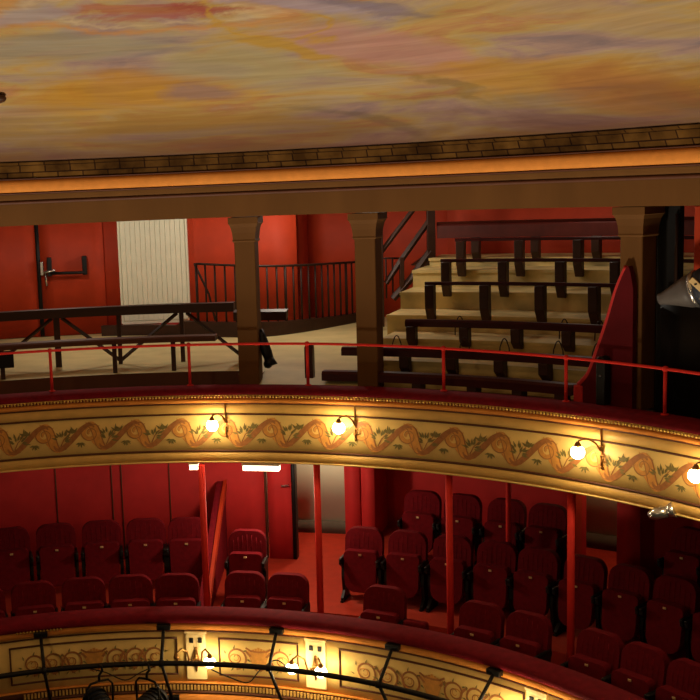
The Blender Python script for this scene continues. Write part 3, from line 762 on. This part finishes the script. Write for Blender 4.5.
# slanted partition, radial
t = thing('slanted_partition', 'red divider with a slanted curving top edge left of the lone seat', 'partition', pol(7, 8.9, 4.77))
def radial_panel(th, pts, bot, w, mb):
    tt = Vector((math.cos(R_(th)), -math.sin(R_(th)), 0)) * w
    mb.prism([pol(r, th, h) for r, h in pts] + [pol(r, th, h) for r, h in bot], tt)
    return mb
top = smooth_path([(8.05, 3.74), (7.6, 3.86), (7.0, 4.08), (6.4, 4.32), (5.9, 4.53), (5.6, 4.62)], 5)
m = MB(); radial_panel(7.5, top, [(5.6, 5.02), (6.2, 5.02), (6.2, 4.77), (8.05, 4.77)], .10, m); m.build('panel', 'velvet', t)
m = MB(); tt = Vector((math.cos(R_(7.5)), -math.sin(R_(7.5)), 0))
A = []
for r, h in top:
    A.append([m.v(pol(r, 7.5, h) + tt * a + Vector((0, 0, b))) for a, b in ((.085, -.1), (.085, .02), (.125, .02), (.125, -.1))])
for a, b in zip(A, A[1:]):
    for k in range(4): m.face([a[k], b[k], b[(k + 1) % 4], a[(k + 1) % 4]])
m.face(A[0]); m.face(A[-1][::-1])
m.build('lit_edge', 'redpaint', t)  # lit edge of the divider, its brightness painted in as orange red
# ceiling battens
for r, a, b, l in ((5.84, 12.9, 17.0, 'long white lit batten under the balcony soffit over the lone seat'), (5.88, 7.0, 8.1, 'short white lit batten under the soffit, left of the longer one')):
    t = thing('batten_light', l, 'ceiling light', pol(r, (a + b) / 2, 2.9))
    m = MB(); m.arc([(r - .06, 2.895), (r + .06, 2.895), (r + .06, 3.0), (r - .06, 3.0)], a, b, 1, True, False); m.build('housing', 'white', t)
    m = MB(); m.arc([(r - .045, 3.0), (r + .045, 3.0), (r + .04, 3.06), (r - .04, 3.06)], a + .1, b - .1, 1, True, False); m.build('diffuser', 'tube', t)

# tip-up seats
def seat_outline(w, z0, z1, rt, rb, n=6):
    o = []
    for cx, cz, r, a0 in ((w - rb, z0 + rb, rb, -PI / 2), (w - rt, z1 - rt, rt, 0), (-(w - rt), z1 - rt, rt, PI / 2), (-(w - rb), z0 + rb, rb, PI)):
        for i in range(n + 1):
            a = a0 + PI / 2 * i / n
            o.append((cx + r * math.cos(a), cz + r * math.sin(a)))
    return o
chair = local_thing('tip_up_seat', '', 'seat')
m = MB(); sh = lambda x, z, y: (x, y + (z - .4) * .13, z)
m.prism([sh(x, z, -.04) for x, z in seat_outline(.224, .30, .83, .125, .05)], (0, .085, 0), .028, 3); m.build('backrest', 'seat', chair)
m = MB()
for i in range(-3, 4):
    m.tube([sh(.055 * i, z, -.0385) for z in (.42, .55, .68, .79 - .012 * abs(i) ** 1.6)], .0055, 5)
m.build('back_channels', 'seat', chair)
m = MB(); sh2 = lambda x, z, y: (x * (1 if z > .35 else .93), y + (z - .4) * .10 - .02, z)
m.prism([sh2(x, z, -.17) for x, z in seat_outline(.198, .14, .61, .05, .12)], (0, .10, 0), .03, 3); cush = m.build('seat_cushion', 'seat', chair)
m = MB(); m.box((0, -.178, .572), (.035, .008, .022), Matrix.Rotation(.1, 3, 'X'), .002, 1); o = m.build('number_plate', 'tag', cush); o['label'] = 'small pale brass plate'
for sx in (-1, 1):
    m = MB()
    m.prism([(sx * .219 - .018, y, z) for y, z in ((-.20, .02), (.06, .02), (.06, .05), (.01, .10), (.02, .42), (.06, .50), (-.24, .50), (-.24, .46), (-.13, .40), (-.15, .28), (-.11, .12), (-.20, .05))], (.036, 0, 0), .004, 1)
    m.build('side_standard', 'black', chair)
    m = MB(); m.box((sx * .218, -.10, .515), (.036, .30, .035), None, .012); m.build('armrest', 'black', chair)
    m = MB(); m.box((sx * .217, -.07, .01), (.036, .3, .02)); m.build('foot', 'black', chair)
# chair spots: radius of the back, angle, floor depth, width scale, label
spots = []
def row(r, ths, h, sx, fmt, group, words):
    for th, w in zip(ths, words): spots.append((r, th, h, sx, fmt % w, group))
row(5.60, [-16.3, -10.7, -5.1, .15, 5.4], 5.02, 1.08, 'front row tip-up seat left of slanted partition, %s', 'front row seats left', ['at the left picture edge', 'second from the left edge', 'middle of five', 'second from the partition', 'next to the partition'])
row(6.99, [-16.8, -12.2, -7.7, -3.2, 1.2, 5.35], 4.77, 1.06, 'second row tip-up seat before red panelled wall, %s', 'second row seats left', ['outside left, partly out of view', 'at the left picture edge', 'second from the left edge', 'middle one', 'second from the thin pole', 'behind the leftmost thin pole'])
spots.append((6.47, 12.0, 4.77, .98, 'lone dark red tip-up seat right of the slanted partition', None))
row(5.70, [12.9, 17.7], 5.02, 1.0, 'red tip-up seat in the front row below the lone seat, %s', 'pair of front seats', ['left of the pair', 'right of the pair'])
spots.append((5.57, 28.9, 5.02, 1.0, 'single front row tip-up seat with a pale plate, right of the doorway pole', None))
row(5.56, [39.7, 44.9], 5.02, 1.0, 'front row centre tip-up seat with bright plate, %s', 'front row seats centre', ['right of the balcony pole', 'second right of the balcony pole'])
row(5.58, [52.5, 57.3, 62.2, 67.1], 5.02, 1.0, 'front row seat right of the pole by dim doorway, %s', 'front row seats right', ['first', 'second', 'third', 'at the bottom right corner'])
row(6.78, [23.3, 27.6, 32.0, 36.3, 40.25, 44.6, 48.75, 52.9, 57.1, 61.2], 4.77, .98, 'middle row tip-up seat right of lit doorway, %s', 'middle row seats right', ['first, at the aisle', 'second from the aisle', 'third, behind the pole', 'fourth from the aisle', 'fifth from the aisle', 'sixth, in front of the dim doorway', 'seventh from the aisle', 'eighth, near the right picture edge', 'ninth, at the right picture edge', 'tenth, out at the right'])
row(7.45, [27.4, 31.1, 35.1, 38.8], 4.47, .96, 'dim rear row seat between the two doorways, %s', 'rear row seats centre', ['leftmost', 'left of the far back pole', 'right of the far back pole', 'rightmost, by the dim doorway'])
row(7.45, [51.1, 55.0], 4.47, .96, 'dim rear row seat right of the dim doorway, %s', 'rear row seats right', ['partly cut by the right edge', 'at the far right edge'])
for i, (r, th, h, sx, lab, g) in enumerate(spots):
    loc, rz = pol(r, th, h), -R_(th)
    if i == 0:
        chair.location = loc; chair.rotation_euler = (0, 0, rz); chair.scale = (sx, 1, 1); chair['label'] = lab; chair['group'] = g
    else:
        c = dup(chair, loc, rz, lab, g, sx)
        if not g and 'group' in c: del c['group']
# folded seat without back
t = local_thing('folded_stool', 'small dark red folded side seat between two front row seats', 'seat', pol(5.45, 33.0, 5.02), -R_(33))
m = MB(); m.box((0, 0, .38), (.26, .10, .40), None, .04, 3); m.build('seat_pad', 'seat', t)
m = MB(); m.box((0, .03, .1), (.06, .06, .2)); m.box((0, .03, .01), (.2, .16, .02)); m.build('pedestal', 'black', t)

# lower balcony front
t = thing('lower_balcony_front', 'curved cream lower balcony front with framed scroll panels under a maroon cushion', 'balcony', pol(4.67, 10, 5.3))
m = MB(); m.arc([(4.68, 4.44), (4.68, 5.02), (4.75, 5.02), (4.75, 4.44)], F0, F1, 1, True)
RR = 4.6745
SC = 5.65    # ribbons below use the same arc-length unit
def lspiral(th, h, r0, turns, flip, w0=.022, w1=.008, mi=1):
    m.mi = mi
    q = []; w = []
    for i in range(33):
        u = i / 32; a = PI * .5 + flip * turns * 2 * PI * u; r = r0 * (1 - .85 * u)
        q.append((R_(th) * SC + r * 1.2 * math.cos(a), h + r * math.sin(a))); w.append(w0 + (w1 - w0) * u)
    m.ribbon(q, w, RR)
def scroll_panel(a, b, urn=True):
    mid_ = (a + b) / 2; w = (b - a)
    n = max(1, round(w / 2 / 3.7))
    for sgn in (-1, 1):
        for k in range(n):
            th = mid_ + sgn * (2.9 + k * (w / 2 - 3.4) / max(n, 1))
            if abs(th - mid_) > w / 2 - 1.2: continue
            lspiral(th, 4.74, .12, 1.7, sgn, .026, .009, 1); lspiral(th + sgn * .1, 4.75, .07, 1.2, -sgn, .016, .006, 2)
            m.mi = 1; m.ribbon([(R_(th - sgn * 1.2) * SC, 4.66), (R_(th - sgn * 1.9) * SC, 4.72), (R_(th - sgn * 2.3) * SC, 4.84), (R_(th - sgn * 2.8) * SC, 4.88)], [.02, .03, .025, .008], RR)
            m.mi = 3
            for j in range(7):
                aa = j * .9 + k; x = R_(th) * SC + .14 * math.cos(aa); hh = 4.75 + .1 * math.sin(aa)
                ca, sa = math.cos(aa + .6), math.sin(aa + .6)
                m.face([m.v(pol(RR - .0006, math.degrees((x + u * ca - v * sa) / SC), hh + u * sa + v * ca)) for u, v in ((0, 0), (.02, .009), (.055, 0), (.02, -.009))])
    if urn:
        m.mi = 2
        for k in range(-4, 5):
            x = R_(mid_) * SC + k * .035
            m.ribbon([(x, 4.62 + .012 * abs(k)), (R_(mid_) * SC + k * .026, 4.72), (R_(mid_) * SC + k * .012, 4.86)], [.03, .03, .015], RR)
        m.mi = 1
        m.ribbon([(R_(mid_) * SC - .16, 4.63), (R_(mid_) * SC - .1, 4.66), (R_(mid_) * SC, 4.67), (R_(mid_) * SC + .1, 4.66), (R_(mid_) * SC + .16, 4.63)], .02, RR - .0008)
PAN = [(-14.6, 6.5), (11.7, 21.9), (27.1, 50.9), (56.4, 66)]
for a, b in PAN: scroll_panel(a, b)
m.build('front_panel', ['cream_light', 'vine', 'acanth', 'leaf'], t, recalc=False)
m = MB()
for a, b in PAN:
    for h in (4.545, 4.93): m.arc([(4.685, h - .009), (4.668, h - .008), (4.668, h + .008), (4.685, h + .009)], a, b, 1, True)
    for th in (a, b - .2): m.arc([(4.685, 4.545), (4.668, 4.545), (4.668, 4.93), (4.685, 4.93)], th, th + .2, .2, True)
m.arc([(4.685, 4.462), (4.668, 4.463), (4.668, 4.475), (4.685, 4.476)], F0, F1, 1, True)
m.arc([(4.685, 5.105), (4.635, 5.105), (4.635, 5.125), (4.685, 5.125)], F0, F1, 1, True)
m.build('line_moulding', 'line', t)
m = MB(); m.arc([(4.69, 4.38), (4.655, 4.383), (4.645, 4.41), (4.65, 4.445), (4.69, 4.452)], F0, F1, 1, True); m.build('torus_moulding', 'gold_mould', t)
m = MB(); m.arc([(4.64, 4.375), (4.625, 4.35), (4.64, 4.315), (4.69, 4.29), (4.8, 4.28), (4.9, 4.285), (4.95, 4.31), (4.95, 4.45), (4.69, 4.45), (4.68, 4.39)], F0, F1, 1, True); m.build('cushion', 'velvet', t)
m = MB()
th = -13
while th < 50:
    m.box(pol(4.665, th, 5.07), (.02, .03, .05), Matrix.Rotation(-R_(th), 3, 'Z')); th += .44
m.build('dentils', 'cream', t)
m = MB(); m.arc([(4.672, 5.03), (4.672, 5.105), (4.69, 5.105), (4.69, 5.03)], F0, F1, 1, True); m.build('dentil_band', 'riser', t)
m = MB(); m.arc([(4.69, 5.01), (4.66, 5.015), (4.65, 5.025), (4.69, 5.03)], F0, F1, 1, True); m.arc([(4.69, 5.13), (4.63, 5.135), (4.60, 5.17), (4.60, 5.22), (4.66, 5.24), (4.66, 5.9), (4.75, 5.9)], F0, F1, 1, True); m.build('lower_moulding', 'gold_mould', t)
m = MB(); th = -13.5
while th < -7.8:
    m.ball(pol(4.63, th, 4.378), .013, u=6, w=4); th += .42
m.build('fringe', 'gold', t)

# double sconces on white plates
def low_sconce(th, lab, lit, dxs):
    t = local_thing('double_sconce', lab, 'wall lamp', pol(4.67, th, 4.985), -R_(th), group='double sconces on the lower balcony front')
    m = MB(); m.box((0, -.008, .25), (.21, .025, .49), None, .006)
    m.box((0, -.012, .51), (.23, .035, .025), None, .004); m.build('wall_plate', 'whiteplate', t)
    for x in (-.045, .045):
        m = MB(); m.box((x, -.024, .425), (.04, .016, .05), None, .003, 1); m.build('socket', 'black', t)
    m = MB(); m.tube([(0, -.03, .34), (0, -.035, .25), (0, -.03, .1)], [.012, .03, .008], 10); m.ball((0, -.04, .25), .03, u=10, w=8); m.ball((0, -.03, .34), .016, u=8, w=6); m.build('stem', 'brass', t)
    for sx, l in zip((-1, 1), lit):
        ex = dxs[0] if sx < 0 else dxs[1]
        m = MB(); m.tube([(0, -.04, .24), (ex * .35, -.08, .2), (ex * .45, -.12, .34), (ex * .72, -.19, .40), (ex * .95, -.22, .37), (ex, -.225, .34)], .010, 8)
        m.tube([(0, -.03, .15), (sx * .03, -.04, .17), (sx * .05, -.05, .23)], .006, 6); m.build('arm', 'brass', t)
        m = MB(); m.tube([(ex, -.225, .365), (ex, -.225, .33), (ex, -.225, .315)], [.014, .028, .03], 12); m.build('holder', 'brass', t)
        if l:
            m = MB(); m.ball((ex, -.225, .275), .055, sx=1.1); m.build('globe', 'glow', t)
    return t
low_sconce(8.9, 'double-armed sconce with one lit globe on a white plate, below the lone seat', (0, 1), (-.17, .17))
low_sconce(24.2, 'double-armed sconce on a white plate, both globes lit, below the doorway pole', (1, 1), (-.18, .12))
low_sconce(52.6, 'double-armed sconce on a white plate low at the picture bottom right of centre', (1, 1), (-.17, .17))

# lighting bar
t = thing('lighting_bar', 'long black curved lighting pipe hung before the lower balcony front', 'pipe', pol(4.3, 10, 4.67))
m = MB(); m.tube([pol(4.3, T0 + i * 1.5, 4.665) for i in range(78)], .026, 10); m.build('pipe', 'black', t)
for th in (-10.6, 4.95, 19.4, 34.35, 47.5):
    m = MB(); R3 = Matrix.Rotation(-R_(th), 3, 'Z')
    m.box(pol(4.62, th, 4.405), (.14, .07, .05), R3, .006)
    m.tube([pol(4.60, th, 4.42), pol(4.3, th, 4.665)], .017, 8)
    m.tube([pol(4.3, th, 4.665), pol(4.56, th + .8, 5.16)], .017, 8)
    m.box(pol(4.60, th + .9, 5.16), (.12, .07, .05), R3, .006)
    m.tube([pol(4.3, th - .3, 4.665), pol(4.3, th + .3, 4.665)], .036, 10)
    m.build('bracket', 'black', t)
def par(th, lab, rz, tilt):
    t = local_thing('stage_lantern', lab, 'spotlight', pol(4.24, th, 4.70), -R_(th) + rz, group='lanterns hung from the lighting bar')
    m = MB(); m.tube([(-.14, 0, -.42), (-.145, 0, -.16), (-.10, 0, -.11), (.0, 0, -.10), (.10, 0, -.11), (.145, 0, -.16), (.14, 0, -.42)], .012, 6); m.build('yoke', 'black', t)
    m = MB(); m.tube([(0, 0, .06), (.03, 0, .05), (.04, .0, .0), (0, 0, -.045), (0, 0, -.11)], .014, 6); m.build('hook_clamp', 'black', t)
    d = Vector((0, -math.cos(tilt), -math.sin(tilt))); c = Vector((0, 0, -.40))
    m = MB(); m.tube([c - d * .24, c - d * .2, c - d * .02, c + d * .14], [.06, .11, .13, .135], 18); m.build('body', 'bluelamp', t)
    m = MB(); m.tube([c + d * .13, c + d * .15, c + d * .28], [.12, .15, .16], 18, cap=False); m.build('hood', 'black', t)
    m = MB()
    for k in range(4): m.tube([c - d * (.16 - .05 * k), c - d * (.145 - .05 * k)], .136, 18)
    m.build('cooling_fins', 'black', t)
    return t
par(-3.4, 'dark stage lantern on the lighting bar, left of the two', .5, .5)
par(3.0, 'dark stage lantern on the lighting bar, right of the two, beside the sconce', -.6, .2)
m = MB(); m.tube(smooth_path([tuple(pol(4.3, 11.6, 4.72)), tuple(pol(4.4, 13.5, 4.83)), tuple(pol(4.45, 16, 4.9)), tuple(pol(4.35, 18, 4.72)), tuple(pol(4.4, 20, 4.62)), tuple(pol(4.45, 21.5, 4.72))], 6), .007, 6)
tag(m.build('black_cable', 'black'), 'thin black cable looping over the lighting bar between the sconces', 'cable')
m = MB(); m.tube(smooth_path([tuple(pol(4.32, -4.5, 4.70)), tuple(pol(4.3, -2.5, 4.74)), tuple(pol(4.3, 0, 4.83)), tuple(pol(4.3, 2, 4.76)), tuple(pol(4.31, 4.2, 4.69))], 6), .006, 6)
tag(m.build('black_cable', 'black'), 'thin black cable sagging between the two dark lanterns', 'cable')
# ceiling hook
t = thing('ceiling_boss', 'small brown wooden boss on the painted ceiling at the left edge', 'ornament', pol(4.3, -12, -.93))
m = MB(); p = Vector((-1.8, 0, 0)); c = pol(4.33, -11.7, -.90); m.ball(c, .07, sz=.6); m.tube([c, c + Vector((0, 0, .12))], .03, 10); m.build('boss', 'browndk', t)

# ================================================================== LIGHT
def plight(name, p, e, c, rad=.12):
    l = bpy.data.lights.new(name, 'POINT'); l.energy = e; l.color = lin(c)[:3]; l.shadow_soft_size = rad
    o = bpy.data.objects.new(name, l); COL.objects.link(o); o.location = p; return o
WARM = (255, 222, 172)
# unseen fill lights added for the hall, behind and to the left of the viewer
plight('hall_fill', Vector((-5.3, 1.6, EYE - .1)), 225, WARM, .5)
plight('hall_fill', Vector((-1.5, -1.0, EYE - .2)), 70, WARM, .5)
# unseen spot added down in the pit to brighten the dome
l = bpy.data.lights.new('dome_fill_spot', 'SPOT'); l.energy = 2150; l.color = lin((255, 238, 210))[:3]; l.spot_size = R_(110); l.spot_blend = .35; l.shadow_soft_size = .3
o = bpy.data.objects.new('dome_fill_spot', l); COL.objects.link(o); o.location = (CX, CY, EYE - 6.2); o.rotation_euler = (PI, 0, 0)
# gallery lamps under the gallery ceiling, above the beam's lower edge
GWARM = (255, 244, 222)
plight('gallery_lamp', pol(8.3, -6, .05), 52, GWARM)
plight('gallery_lamp', pol(9.3, 12.2, .05), 60, GWARM)
plight('gallery_lamp', pol(8.6, 21.5, .05), 32, GWARM)
plight('gallery_lamp', pol(9.6, 36, .0), 13, GWARM)
# under the balcony
plight('balcony_lamp', pol(6.5, 14.6, 3.14), 66, (255, 228, 198), .1)
plight('balcony_lamp', pol(7.75, -9, 3.02), 2.0, (255, 214, 170), .1)
plight('balcony_lamp', pol(7.75, 2, 3.02), 2.0, (255, 214, 170), .1)
plight('corridor_lamp', pol(8.75, 16, 3.1), 42, (255, 226, 186), .1)
plight('corridor_lamp', pol(9.2, 39.5, 3.1), 16, (255, 205, 150), .1)
w = bpy.data.worlds.new('world'); sc.world = w; w.use_nodes = True
w.node_tree.nodes['Background'].inputs['Color'].default_value = (1, .72, .45, 1)
w.node_tree.nodes['Background'].inputs['Strength'].default_value = .02
for o in LOCAL:
    if '_local' in o: del o['_local']
for o in COL.objects:
    if '_local' in o: del o['_local']
